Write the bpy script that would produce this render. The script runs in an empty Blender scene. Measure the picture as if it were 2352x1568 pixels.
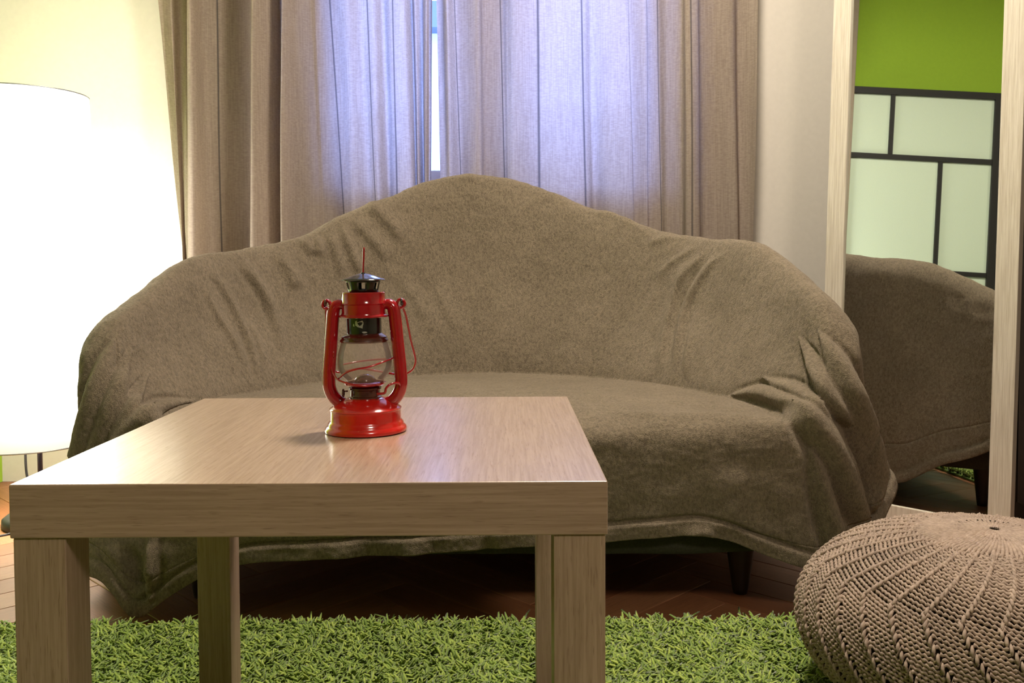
import bpy, bmesh, math, random
import numpy as np
from mathutils import Vector, Matrix
from mathutils.bvhtree import BVHTree

random.seed(7)
rng = np.random.default_rng(11)
S = bpy.context.scene
COL = S.collection

# ------------------------------------------------------------------ camera
FPX, CY, HC = 2115.0, 686.0, 0.659          # focal length and horizon row in px of 2352x1568, eye height
YAW, PITCH, ROLL = (math.radians(a) for a in (0.44, 2.08, -0.25))
def cam_axes():
    cy, sy, cp, sp = math.cos(YAW), math.sin(YAW), math.cos(PITCH), math.sin(PITCH)
    f = np.array([sy*cp, cy*cp, -sp]); r = np.array([cy, -sy, 0.0]); u = np.cross(r, f)
    cr, sr = math.cos(ROLL), math.sin(ROLL)
    return cr*r + sr*u, -sr*r + cr*u, f
CR, CU, CF = cam_axes()
CAM = np.array([0.0, 0.0, HC])
cd = bpy.data.cameras.new('camera')
cd.sensor_width = 36.0
cd.lens = 36.0 * FPX / 2352.0
cd.shift_y = (CY - 784.0) / 2352.0
cd.clip_start = 0.02
cam = bpy.data.objects.new('camera', cd)
COL.objects.link(cam)
M = Matrix(((CR[0], CU[0], -CF[0], CAM[0]), (CR[1], CU[1], -CF[1], CAM[1]), (CR[2], CU[2], -CF[2], CAM[2]), (0, 0, 0, 1)))
cam.matrix_world = M
S.camera = cam
def ray(x, y):                                 # survey helper: direction of a sight line
    d = CF*FPX + CR*(x-1176.0) - CU*(y-CY)
    return d/np.linalg.norm(d)
def at(x, y, Y):                               # point of that sight line at depth Y
    d = ray(x, y); return CAM + d*(Y/d[1])

# ------------------------------------------------------------------ light
S.view_settings.view_transform = 'Standard'
S.view_settings.look = 'None'
S.view_settings.gamma = 1.0
S.view_settings.use_curve_mapping = False
S.view_settings.exposure = 0.0
W = bpy.data.worlds.new('overcast_sky'); S.world = W
W.use_nodes = True
bgn = W.node_tree.nodes['Background']
bgn.inputs[0].default_value = (0.23, 0.36, 1.0, 1)
bgn.inputs[1].default_value = 41.0
def area(name, loc, target, sx, sy, power, color):
    l = bpy.data.lights.new(name, 'AREA'); l.shape = 'RECTANGLE'; l.size = sx; l.size_y = sy
    l.energy = power; l.color = color
    o = bpy.data.objects.new(name, l); COL.objects.link(o)
    o.location = loc
    o.rotation_euler = (Vector(target)-Vector(loc)).to_track_quat('-Z', 'Y').to_euler()
    return o
p_ = area('window_portal', (-0.04, 3.16, 1.62), (-0.04, 0, 1.62), 1.25, 1.55, 1, (1, 1, 1))
p_.data.cycles.is_portal = True
area('ceiling_lamp_light', (0.30, 1.70, 2.44), (0.30, 1.70, 0), 0.30, 0.30, 62, (1.0, 0.89, 0.75))
area('hall_lamp_light', (0.70, -0.75, 2.30), (0.35, 1.2, 0.3), 0.40, 0.40, 23, (1.0, 0.88, 0.73))
LAMP_EMIT = 12.5

# ------------------------------------------------------------------ helpers
def tag(o, label=None, cat=None, group=None, kind=None):
    if label: o['label'] = label
    if cat: o['category'] = cat
    if group: o['group'] = group
    if kind: o['kind'] = kind
    return o
def empty(name, loc=(0, 0, 0), rot=(0, 0, 0)):
    o = bpy.data.objects.new(name, None); COL.objects.link(o)
    o.location = loc; o.rotation_euler = rot; o.empty_display_size = 0.05
    return o
def obj(name, me, mat=None, parent=None, loc=None, rot=None):
    if isinstance(me, bmesh.types.BMesh):
        bm = me; me = bpy.data.meshes.new(name); bm.normal_update(); bm.to_mesh(me); bm.free()
    o = bpy.data.objects.new(name, me); COL.objects.link(o)
    if mat and not me.materials: me.materials.append(mat)
    if parent: o.parent = parent
    if loc is not None: o.location = loc
    if rot is not None: o.rotation_euler = rot
    return o
def smooth(o, on=True):
    o.data.polygons.foreach_set('use_smooth', [on]*len(o.data.polygons)); return o
def mesh_np(name, V, Q=None, T=None):
    me = bpy.data.meshes.new(name)
    nq = 0 if Q is None else len(Q); nt = 0 if T is None else len(T)
    me.vertices.add(len(V)); me.vertices.foreach_set('co', np.ascontiguousarray(V, dtype=np.float32).ravel())
    li = np.concatenate([np.asarray(Q).ravel() if nq else np.zeros(0, int), np.asarray(T).ravel() if nt else np.zeros(0, int)]).astype(np.int32)
    me.loops.add(len(li)); me.loops.foreach_set('vertex_index', li)
    ls = np.concatenate([np.arange(nq)*4, nq*4+np.arange(nt)*3]).astype(np.int32)
    lt = np.concatenate([np.full(nq, 4), np.full(nt, 3)]).astype(np.int32)
    me.polygons.add(nq+nt); me.polygons.foreach_set('loop_start', ls); me.polygons.foreach_set('loop_total', lt)
    me.update(calc_edges=True); me.validate()
    return me
def box(bm, lo, hi, bev=0.0, seg=2):
    r = bmesh.ops.create_cube(bm, size=1.0)
    vs = r['verts']
    c = [(a+b)/2 for a, b in zip(lo, hi)]; d = [b-a for a, b in zip(lo, hi)]
    for v in vs: v.co = Vector((c[0]+v.co.x*d[0], c[1]+v.co.y*d[1], c[2]+v.co.z*d[2]))
    if bev > 0:
        es = list({e for v in vs for e in v.link_edges})
        bmesh.ops.bevel(bm, geom=es, offset=bev, segments=seg, affect='EDGES', profile=0.5)
    return bm
def box_bm(lo, hi, bev=0.0, seg=2):
    return box(bmesh.new(), lo, hi, bev, seg)
def lathe(bm, prof, n=48, c=(0, 0), cap=True):
    rings = []
    for r, z in prof:
        if r < 1e-6: rings.append([bm.verts.new((c[0], c[1], z))])
        else: rings.append([bm.verts.new((c[0]+r*math.cos(2*math.pi*i/n), c[1]+r*math.sin(2*math.pi*i/n), z)) for i in range(n)])
    for a, b in zip(rings, rings[1:]):
        if len(a) == 1 and len(b) == 1: continue
        for i in range(n):
            j = (i+1) % n
            if len(a) == 1: bm.faces.new((a[0], b[j], b[i]))
            elif len(b) == 1: bm.faces.new((a[i], a[j], b[0]))
            else: bm.faces.new((a[i], a[j], b[j], b[i]))
    if cap:
        if len(rings[0]) > 1: bm.faces.new(rings[0][::-1])
        if len(rings[-1]) > 1: bm.faces.new(rings[-1])
    bmesh.ops.recalc_face_normals(bm, faces=bm.faces)
    return bm
def catmull(P, n=8, closed=False):
    P = [np.array(p, float) for p in P]; out = []
    m = len(P)
    rngk = range(m if closed else m-1)
    for k in rngk:
        p1, p2 = P[k], P[(k+1) % m]
        p0 = P[k-1] if (k > 0 or closed) else 2*p1-p2
        p3 = P[(k+2) % m] if (k+2 < m or closed) else 2*p2-p1
        for i in range(n):
            t = i/n
            out.append(0.5*((2*p1)+(-p0+p2)*t+(2*p0-5*p1+4*p2-p3)*t*t+(-p0+3*p1-3*p2+p3)*t**3))
    if not closed: out.append(P[-1])
    return out
def tube(bm, pts, rad, n=10, closed=False):
    pts = [Vector(p) for p in pts]; m = len(pts)
    rad = rad if hasattr(rad, '__len__') else [rad]*m
    tan = []
    for i in range(m):
        a = pts[i-1] if (i > 0 or closed) else pts[i]
        b = pts[(i+1) % m] if (i < m-1 or closed) else pts[i]
        tan.append((b-a).normalized())
    up = Vector((0, 0, 1))
    if abs(tan[0].dot(up)) > 0.9: up = Vector((1, 0, 0))
    nx = (up - tan[0]*up.dot(tan[0])).normalized()
    rings = []
    for i in range(m):
        nx = (nx - tan[i]*nx.dot(tan[i])).normalized(); ny = tan[i].cross(nx)
        rings.append([bm.verts.new(pts[i]+(nx*math.cos(2*math.pi*k/n)+ny*math.sin(2*math.pi*k/n))*rad[i]) for k in range(n)])
    for i in range(m if closed else m-1):
        a, b = rings[i], rings[(i+1) % m]
        for k in range(n):
            bm.faces.new((a[k], a[(k+1) % n], b[(k+1) % n], b[k]))
    if not closed:
        bm.faces.new(rings[0][::-1]); bm.faces.new(rings[-1])
    return bm

# ------------------------------------------------------------------ materials
def nmat(name):
    m = bpy.data.materials.new(name); m.use_nodes = True
    nt = m.node_tree; b = nt.nodes['Principled BSDF']
    return m, nt, b
def nd(nt, typ, **kw):
    n = nt.nodes.new(typ)
    for k, v in kw.items(): setattr(n, k, v)
    return n
def ramp(nt, fac, stops):
    r = nd(nt, 'ShaderNodeValToRGB')
    e = r.color_ramp.elements
    while len(e) < len(stops): e.new(0.5)
    for el, (p, c) in zip(e, stops):
        el.position = p; el.color = (*c, 1) if len(c) == 3 else c
    nt.links.new(fac, r.inputs[0])
    return r.outputs[0]
def noise(nt, scale, detail=3, rough=0.55, vec=None, dist=0.0):
    n = nd(nt, 'ShaderNodeTexNoise'); n.inputs['Scale'].default_value = scale
    n.inputs['Detail'].default_value = detail; n.inputs['Roughness'].default_value = rough; n.inputs['Distortion'].default_value = dist
    if vec is not None: nt.links.new(vec, n.inputs['Vector'])
    return n.outputs['Fac']
def mapped(nt, scale, coord='Object', rot=(0, 0, 0)):
    tc = nd(nt, 'ShaderNodeTexCoord'); mp = nd(nt, 'ShaderNodeMapping')
    mp.inputs['Scale'].default_value = scale; mp.inputs['Rotation'].default_value = rot
    nt.links.new(tc.outputs[coord], mp.inputs['Vector'])
    return mp.outputs[0]
def bump(nt, b, h, strength=0.3, dist=0.002):
    n = nd(nt, 'ShaderNodeBump'); n.inputs['Strength'].default_value = strength; n.inputs['Distance'].default_value = dist
    nt.links.new(h, n.inputs['Height']); nt.links.new(n.outputs[0], b.inputs['Normal'])
    return n
def plain(name, col, rough=0.5, metal=0.0, nscale=0, namp=0.08, bmp=0.0, coat=0.0):
    m, nt, b = nmat(name)
    b.inputs['Roughness'].default_value = rough; b.inputs['Metallic'].default_value = metal
    if coat: b.inputs['Coat Weight'].default_value = coat; b.inputs['Coat Roughness'].default_value = 0.08
    if nscale:
        f = noise(nt, nscale, 4, 0.6, mapped(nt, (1, 1, 1)))
        c = ramp(nt, f, [(0.25, tuple(x*(1-namp) for x in col)), (0.75, tuple(min(1, x*(1+namp)) for x in col))])
        nt.links.new(c, b.inputs['Base Color'])
        if bmp: bump(nt, b, f, bmp, 0.002)
    else:
        b.inputs['Base Color'].default_value = (*col, 1)
    return m
def wood(name, c0, c1, dark, axis, rough=0.35, scale=1.0, coat=0.0):
    """pale laminate / timber: broad tone bands, fine long grain and short dark pores along one axis"""
    m, nt, b = nmat(name)
    def sc(long, across):
        v = [across*scale]*3; v[axis] = long*scale; return tuple(v)
    broad = noise(nt, 1.0, 3, 0.5, mapped(nt, sc(1.4, 14)), 0.6)
    fine = noise(nt, 1.0, 4, 0.65, mapped(nt, sc(9, 330)), 0.2)
    pores = noise(nt, 1.0, 2, 0.5, mapped(nt, sc(42, 760)))
    base = ramp(nt, broad, [(0.3, c0), (0.7, c1)])
    mx = nd(nt, 'ShaderNodeMix', data_type='RGBA', blend_type='MULTIPLY'); mx.inputs[0].default_value = 1.0
    nt.links.new(base, mx.inputs[6]); nt.links.new(ramp(nt, fine, [(0.3, (0.72, 0.68, 0.64)), (0.62, (1, 1, 1))]), mx.inputs[7])
    mx2 = nd(nt, 'ShaderNodeMix', data_type='RGBA')
    nt.links.new(ramp(nt, pores, [(0.60, (0, 0, 0)), (0.70, (0.75, 0.75, 0.75))]), mx2.inputs[0])
    nt.links.new(mx.outputs[2], mx2.inputs[6]); mx2.inputs[7].default_value = (*dark, 1)
    nt.links.new(mx2.outputs[2], b.inputs['Base Color'])
    b.inputs['Roughness'].default_value = rough
    if coat: b.inputs['Coat Weight'].default_value = coat; b.inputs['Coat Roughness'].default_value = 0.2
    bump(nt, b, fine, 0.08, 0.001)
    return m
def emit(name, col, strength):
    m, nt, b = nmat(name)
    b.inputs['Base Color'].default_value = (*col, 1)
    b.inputs['Emission Color'].default_value = (*col, 1); b.inputs['Emission Strength'].default_value = strength
    return m
def thin_glass(name, tint=(1, 1, 1), fres=1.45, rough=0.02, haze=0.0):
    m, nt, b = nmat(name)
    nt.nodes.remove(b); out = nt.nodes['Material Output']
    tr = nd(nt, 'ShaderNodeBsdfTransparent'); tr.inputs[0].default_value = (*tint, 1)
    gl = nd(nt, 'ShaderNodeBsdfGlossy'); gl.inputs['Roughness'].default_value = rough
    fr = nd(nt, 'ShaderNodeFresnel'); fr.inputs[0].default_value = fres
    mx = nd(nt, 'ShaderNodeMixShader')
    nt.links.new(fr.outputs[0], mx.inputs[0]); nt.links.new(tr.outputs[0], mx.inputs[1]); nt.links.new(gl.outputs[0], mx.inputs[2])
    last = mx.outputs[0]
    if haze:
        df = nd(nt, 'ShaderNodeBsdfDiffuse'); df.inputs[0].default_value = (0.85, 0.76, 0.72, 1)
        m2 = nd(nt, 'ShaderNodeMixShader'); m2.inputs[0].default_value = haze
        nt.links.new(last, m2.inputs[1]); nt.links.new(df.outputs[0], m2.inputs[2]); last = m2.outputs[0]
    nt.links.new(last, out.inputs['Surface'])
    return m

M_CREAM = plain('cream_wall_paint', (0.62, 0.575, 0.50), 0.85, nscale=60, namp=0.03, bmp=0.08)
M_GREEN = plain('lime_green_wall_paint', (0.29, 0.47, 0.025), 0.8, nscale=60, namp=0.03, bmp=0.08)
M_TAN = plain('tan_wall_paint', (0.34, 0.29, 0.22), 0.85, nscale=60, namp=0.03)
M_CEIL = plain('white_ceiling_paint', (0.64, 0.62, 0.58), 0.9, nscale=40, namp=0.02)
M_SUB = plain('dark_subfloor', (0.05, 0.025, 0.012), 0.8, nscale=8, namp=0.2)
M_PARQ = [wood('parquet_oak_%s' % n, c0, c1, (0.10, 0.035, 0.015), 0, 0.5, 1.0)
          for n, c0, c1 in (('amber', (0.31, 0.125, 0.055), (0.36, 0.15, 0.068)), ('honey', (0.35, 0.15, 0.07), (0.41, 0.185, 0.088)), ('russet', (0.26, 0.095, 0.04), (0.31, 0.12, 0.052)))]
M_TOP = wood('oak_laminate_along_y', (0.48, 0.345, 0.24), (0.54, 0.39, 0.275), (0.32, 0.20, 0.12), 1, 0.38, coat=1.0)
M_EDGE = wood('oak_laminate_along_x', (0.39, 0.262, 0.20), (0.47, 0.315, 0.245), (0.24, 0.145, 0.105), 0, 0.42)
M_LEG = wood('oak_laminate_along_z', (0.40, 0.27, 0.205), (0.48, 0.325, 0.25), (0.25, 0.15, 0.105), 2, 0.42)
M_WHITEP = plain('white_window_paint', (0.78, 0.80, 0.84), 0.45, nscale=30, namp=0.02)
M_BLACK = plain('black_lacquer', (0.006, 0.006, 0.004), 0.6, nscale=50, namp=0.1)
M_PIPE = plain('dark_steel', (0.015, 0.018, 0.03), 0.4, nscale=50, namp=0.1)
M_DARKB = plain('dark_brown_veneer', (0.055, 0.034, 0.02), 0.5, nscale=20, namp=0.2)
M_TAUPE = plain('taupe_painted_timber', (0.30, 0.24, 0.17), 0.6, nscale=30, namp=0.06)
M_MFRAME = wood('pale_ash_mirror_frame', (0.60, 0.54, 0.44), (0.62, 0.56, 0.46), (0.54, 0.47, 0.38), 2, 0.45)
M_GLASS = thin_glass('window_glass', (0.95, 0.97, 1.0))

def mat_mirror():
    m, nt, b = nmat('mirror_silvering')
    b.inputs['Base Color'].default_value = (0.86, 0.89, 0.86, 1); b.inputs['Metallic'].default_value = 1.0
    b.inputs['Roughness'].default_value = 0.012
    return m
def mat_fleece():
    m, nt, b = nmat('taupe_plush_fleece')
    v = mapped(nt, (1, 1, 1))
    big = noise(nt, 9, 3, 0.55, v)
    tuft = noise(nt, 210, 3, 0.6, mapped(nt, (1, 1, 0.6)), 0.8)
    fine = noise(nt, 620, 2, 0.6, v)
    base = ramp(nt, big, [(0.3, (0.188, 0.147, 0.101)), (0.72, (0.228, 0.179, 0.125))])
    mx = nd(nt, 'ShaderNodeMix', data_type='RGBA', blend_type='MULTIPLY'); mx.inputs[0].default_value = 1.0
    nt.links.new(base, mx.inputs[6]); nt.links.new(ramp(nt, tuft, [(0.34, (0.66, 0.66, 0.66)), (0.62, (1.12, 1.12, 1.12))]), mx.inputs[7])
    nt.links.new(mx.outputs[2], b.inputs['Base Color'])
    b.inputs['Roughness'].default_value = 0.95
    b.inputs['Sheen Weight'].default_value = 0.22; b.inputs['Sheen Roughness'].default_value = 0.45
    b.inputs['Sheen Tint'].default_value = (0.75, 0.66, 0.52, 1)
    b.inputs['Specular IOR Level'].default_value = 0.15
    ad = nd(nt, 'ShaderNodeMath', operation='ADD'); nt.links.new(tuft, ad.inputs[0]); nt.links.new(fine, ad.inputs[1])
    bump(nt, b, ad.outputs[0], 0.7, 0.005)
    return m
def mat_linen():
    """unbleached linen: diffuse cloth that also passes light, woven slubs, thin dark woven stripes (position from UV)"""
    m, nt, b = nmat('unbleached_linen')
    nt.nodes.remove(b); out = nt.nodes['Material Output']
    slub_v = noise(nt, 1.0, 3, 0.6, mapped(nt, (300, 300, 9)))
    slub_h = noise(nt, 1.0, 2, 0.6, mapped(nt, (90, 90, 300)))
    ad = nd(nt, 'ShaderNodeMath', operation='ADD'); nt.links.new(slub_v, ad.inputs[0]); nt.links.new(slub_h, ad.inputs[1])
    hv = nd(nt, 'ShaderNodeMath', operation='MULTIPLY'); nt.links.new(ad.outputs[0], hv.inputs[0]); hv.inputs[1].default_value = 0.5
    col = ramp(nt, hv.outputs[0], [(0.40, (0.37, 0.30, 0.245)), (0.60, (0.47, 0.39, 0.32))])
    at_ = nd(nt, 'ShaderNodeAttribute', attribute_name='stripe')
    mx = nd(nt, 'ShaderNodeMix', data_type='RGBA')
    nt.links.new(at_.outputs['Fac'], mx.inputs[0]); nt.links.new(col, mx.inputs[6]); mx.inputs[7].default_value = (0.10, 0.09, 0.09, 1)
    df = nd(nt, 'ShaderNodeBsdfDiffuse'); tl = nd(nt, 'ShaderNodeBsdfTranslucent')
    nt.links.new(mx.outputs[2], df.inputs[0]); nt.links.new(mx.outputs[2], tl.inputs[0])
    ms = nd(nt, 'ShaderNodeMixShader'); ms.inputs[0].default_value = 0.48
    nt.links.new(df.outputs[0], ms.inputs[1]); nt.links.new(tl.outputs[0], ms.inputs[2])
    bp = nd(nt, 'ShaderNodeBump'); bp.inputs['Strength'].default_value = 0.15; bp.inputs['Distance'].default_value = 0.001
    nt.links.new(ad.outputs[0], bp.inputs['Height']); nt.links.new(bp.outputs[0], df.inputs['Normal'])
    nt.links.new(ms.outputs[0], out.inputs['Surface'])
    return m
def mat_rug():
    m, nt, b = nmat('lime_green_shag_yarn')
    g = nd(nt, 'ShaderNodeNewGeometry')
    c1 = ramp(nt, g.outputs['Random Per Island'], [(0.0, (0.13, 0.21, 0.022)), (0.5, (0.22, 0.32, 0.038)), (1.0, (0.36, 0.45, 0.07))])
    nt.links.new(c1, b.inputs['Base Color'])
    b.inputs['Roughness'].default_value = 0.75; b.inputs['Sheen Weight'].default_value = 0.2
    return m
def mat_yarn():
    m, nt, b = nmat('natural_jute_yarn')
    f = noise(nt, 160, 3, 0.6, mapped(nt, (1, 1, 1)))
    g = noise(nt, 22, 2, 0.5, mapped(nt, (1, 1, 1)))
    c = ramp(nt, f, [(0.3, (0.25, 0.178, 0.133)), (0.7, (0.41, 0.305, 0.235))])
    mx = nd(nt, 'ShaderNodeMix', data_type='RGBA', blend_type='MULTIPLY'); mx.inputs[0].default_value = 1
    nt.links.new(c, mx.inputs[6]); nt.links.new(ramp(nt, g, [(0.3, (0.85, 0.85, 0.85)), (0.7, (1.1, 1.1, 1.1))]), mx.inputs[7])
    nt.links.new(mx.outputs[2], b.inputs['Base Color']); b.inputs['Roughness'].default_value = 0.8
    bump(nt, b, f, 0.3, 0.001)
    return m
def mat_pane():
    m, nt, b = nmat('frosted_white_pane')
    f = noise(nt, 300, 2, 0.5, mapped(nt, (1, 1, 1)))
    nt.links.new(ramp(nt, f, [(0.3, (0.60, 0.72, 0.56)), (0.7, (0.64, 0.76, 0.60))]), b.inputs['Base Color'])
    b.inputs['Roughness'].default_value = 0.42
    return m
M_MIRROR = mat_mirror(); M_FLEECE = mat_fleece(); M_LINEN = mat_linen(); M_RUG = mat_rug(); M_YARN = mat_yarn(); M_PANE = mat_pane()
M_RED = plain('red_enamel', (0.33, 0.005, 0.010), 0.15, nscale=120, namp=0.12, coat=0.7)
M_REDB = plain('red_enamel_base', (0.55, 0.012, 0.008), 0.18, nscale=120, namp=0.10, coat=0.7)
M_MAROON = plain('dark_maroon_enamel', (0.060, 0.011, 0.006), 0.2, nscale=90, namp=0.3, coat=0.6)
M_CHIM = plain('black_enamel', (0.010, 0.012, 0.010), 0.15, nscale=60, namp=0.3, coat=0.6)
M_CHIP = plain('bare_tin', (0.5, 0.52, 0.5), 0.4, metal=0.8, nscale=80)
M_GLOBE = thin_glass('lantern_globe_glass', (0.97, 0.95, 0.94), 1.25, 0.03, 0.19)
M_SOFA = plain('dark_olive_sofa_fabric', (0.030, 0.028, 0.016), 0.9, nscale=240, namp=0.35, bmp=0.3)
M_WALNUT = plain('dark_walnut', (0.030, 0.014, 0.007), 0.4, nscale=30, namp=0.3)
M_RUBBER = plain('black_rubber', (0.012, 0.012, 0.014), 0.55, nscale=60, namp=0.1)

# ------------------------------------------------------------------ room shell
XL, XR, YB, YF, ZC = -1.552, 1.92, 2.83, -2.3, 2.50
WX0, WX1, WZ0, WZ1 = -0.60, 0.53, 0.80, 2.36        # window opening
o = tag(obj('wall_left', box_bm((XL-0.12, YF-0.12, 0), (XL, YB+0.3, ZC)), M_GREEN), 'lime green painted left wall', kind='structure')
o = tag(obj('wall_right', box_bm((XR, YF-0.12, 0), (XR+0.12, YB+0.3, ZC)), M_TAN), 'tan painted right wall', kind='structure')
o = tag(obj('wall_front', box_bm((XL, YF-0.12, 0), (XR, YF, ZC)), M_TAN), 'tan wall behind the viewer', kind='structure')
bm = bmesh.new()
for lo, hi in (((XL, YB, 0), (WX0, YB+0.3, ZC)), ((WX1, YB, 0), (XR, YB+0.3, ZC)), ((WX0, YB, 0), (WX1, YB+0.3, WZ0)), ((WX0, YB, WZ1), (WX1, YB+0.3, ZC))):
    box(bm, lo, hi)
tag(obj('wall_back', bm, M_CREAM), 'cream painted back wall behind the curtains', kind='structure')
tag(obj('ceiling', box_bm((XL-0.12, YF-0.12, ZC), (XR+0.12, YB+0.3, ZC+0.1)), M_CEIL), 'white ceiling', kind='structure')
floor = tag(obj('floor', box_bm((XL-0.12, YF-0.12, -0.12), (XR+0.12, YB+0.3, -0.012)), M_SUB), 'oak herringbone parquet floor', kind='structure')
tag(obj('trim_1', box_bm((XL, 1.692, 0), (XL+0.055, 1.80, ZC), 0.004), M_TAUPE), 'taupe painted post on the green wall', kind='structure')

# herringbone parquet, planks at 45 degrees
PL, PW = 0.45, 0.09
def clip_poly(poly, axis, val, keep_less):
    out = []
    for i in range(len(poly)):
        a, b = poly[i-1], poly[i]
        ia = (a[axis] <= val) == keep_less; ib = (b[axis] <= val) == keep_less
        if ia != ib:
            t = (val-a[axis])/(b[axis]-a[axis]); out.append((a[0]+t*(b[0]-a[0]), a[1]+t*(b[1]-a[1])))
        if ib: out.append(b)
    return out
def plank_mesh(poly):
    bm = bmesh.new()
    top = [bm.verts.new((x, y, 0.0)) for x, y in poly]
    bot = [bm.verts.new((x, y, -0.012)) for x, y in poly]
    bm.faces.new(top); n = len(poly)
    for i in range(n): bm.faces.new((top[i-1], bot[i-1], bot[i], top[i]))
    bmesh.ops.recalc_face_normals(bm, faces=bm.faces)
    es = [e for e in bm.edges if e.verts[0].co.z > -1e-6 and e.verts[1].co.z > -1e-6]
    bmesh.ops.bevel(bm, geom=es, offset=0.0012, segments=1, affect='EDGES')
    return bm
g = 0.0006
full = [(-PL/2+g, -PW/2+g), (PL/2-g, -PW/2+g), (PL/2-g, PW/2-g), (-PL/2+g, PW/2-g)]
shared = []
for mt in M_PARQ:
    b_ = plank_mesh(full); me = bpy.data.meshes.new('plank'); b_.to_mesh(me); b_.free(); me.materials.append(mt); shared.append(me)
FX0, FX1, FY0, FY1 = XL, XR, 0.75, YB
for k in range(-60, 60):
    for mrow in range(-8, 9):
        for vert in (0, 1):
            ox, oy = k*PW - mrow*PL, k*PW + mrow*PL
            cx, cyy = (ox+PL/2, oy+PW/2) if not vert else (ox+PW/2, oy+PW+PL/2)
            ang = math.pi/4 + (math.pi/2 if vert else 0)
            c45 = math.sqrt(0.5)
            X, Y = (cx-cyy)*c45 + 0.11, (cx+cyy)*c45 + 0.05
            if not (FX0-0.25 < X < FX1+0.25 and FY0-0.2 < Y < FY1+0.25): continue
            ca, sa = math.cos(ang), math.sin(ang)
            w = [(X+px_*ca-py_*sa, Y+px_*sa+py_*ca) for px_, py_ in full]
            inside = all(FX0+0.001 < x < FX1-0.001 and FY0 < y < FY1-0.001 for x, y in w)
            mi = (k*7 + mrow*3 + vert*5 + (k*k) % 5) % 3
            if inside:
                obj('plank', shared[mi], None, floor, (X, Y, 0), (0, 0, ang))
            else:
                for ax, val, less in ((0, FX0+0.001, False), (0, FX1-0.001, True), (1, FY0, False), (1, FY1-0.001, True)):
                    w = clip_poly(w, ax, val, less) if len(w) > 2 else []
                if len(w) < 3: continue
                loc = [((x-X)*ca+(y-Y)*sa, -(x-X)*sa+(y-Y)*ca) for x, y in w]
                A = abs(sum(loc[i-1][0]*loc[i][1]-loc[i][0]*loc[i-1][1] for i in range(len(loc))))/2
                if A < 2e-4: continue
                b_ = plank_mesh(loc); o = obj('plank', b_, M_PARQ[mi], floor, (X, Y, 0), (0, 0, ang))
fb = tag(obj('screed', box_bm((XL, YF, -0.012), (XR, FY0, -0.001)), M_PARQ[0], floor), kind='stuff')

# window: frame, mullion, two sashes with panes, sill
win = tag(empty('window_1', (0, YB, WZ0)), 'white two-sash window behind the curtains', kind='structure')
def rel(o, root): o.parent = root; o.matrix_parent_inverse = Matrix.Translation(root.location).inverted(); return o
bm = bmesh.new()
y0, y1 = 2.93, 3.00
for lo, hi in (((WX0, y0, WZ0+0.03), (WX0+0.05, y1, WZ1)), ((WX1-0.05, y0, WZ0+0.03), (WX1, y1, WZ1)), ((WX0, y0, WZ1-0.05), (WX1, y1, WZ1)), ((WX0, y0, WZ0+0.03), (WX1, y1, WZ0+0.09))):
    box(bm, lo, hi, 0.004)
rel(obj('frame', bm, M_WHITEP), win)
rel(obj('mullion', box_bm((-0.085, y0-0.03, WZ0+0.09), (-0.005, y1, WZ1-0.05), 0.004), M_WHITEP), win)
for x0, x1 in ((WX0+0.05, -0.085), (-0.005, WX1-0.05)):
    bm = bmesh.new()
    for lo, hi in (((x0, 2.92, WZ0+0.09), (x0+0.045, 2.97, WZ1-0.05)), ((x1-0.045, 2.92, WZ0+0.09), (x1, 2.97, WZ1-0.05)), ((x0, 2.92, WZ0+0.09), (x1, 2.97, WZ0+0.16)), ((x0, 2.92, WZ1-0.11), (x1, 2.97, WZ1-0.05))):
        box(bm, lo, hi, 0.005)
    sash = rel(obj('sash', bm, M_WHITEP), win)
    pane = obj('pane', box_bm((x0+0.045, 2.942, WZ0+0.16), (x1-0.045, 2.948, WZ1-0.11)), M_GLASS); pane.parent = sash
rel(obj('window_sill', box_bm((WX0+0.001, 2.829, WZ0), (WX1-0.001, 3.0, WZ0+0.03), 0.002), M_WHITEP), win)
rel(obj('sill_nosing', box_bm((WX0-0.04, 2.80, WZ0-0.005), (WX1+0.04, 2.829, WZ0+0.03), 0.006), M_WHITEP), win)

# the pale house across the street, seen only through the slit between the curtains
M_FACADE = plain('pale_rendered_facade', (0.17, 0.185, 0.20), 0.9, nscale=3, namp=0.05)
M_DKWIN = plain('dark_far_window', (0.008, 0.014, 0.022), 0.3, nscale=5, namp=0.1)
house = tag(empty('house', (-0.9, 11.0, -4.0)), 'pale blue-white house seen through the slit between curtains', 'house')
obj('wall', box_bm((-7, 0, 0), (7, 4, 7.4)), M_FACADE, house)
obj('roof', box_bm((-7.3, -0.3, 7.4), (7.3, 4.2, 7.7)), M_DKWIN, house)
for zz in (1.0, 4.2):
    for k in range(-4, 5):
        f = obj('window', box_bm((k*1.5-0.45, -0.05, zz), (k*1.5+0.45, 0.03, zz+1.5)), M_WHITEP, house)
        obj('pane', box_bm((k*1.5-0.36, -0.07, zz+0.1), (k*1.5+0.36, 0.0, zz+1.4)), M_DKWIN, f)
    obj('ledge', box_bm((-7, -0.25, zz-0.25), (7, 0, zz-0.12)), M_DKWIN, house)

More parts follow.
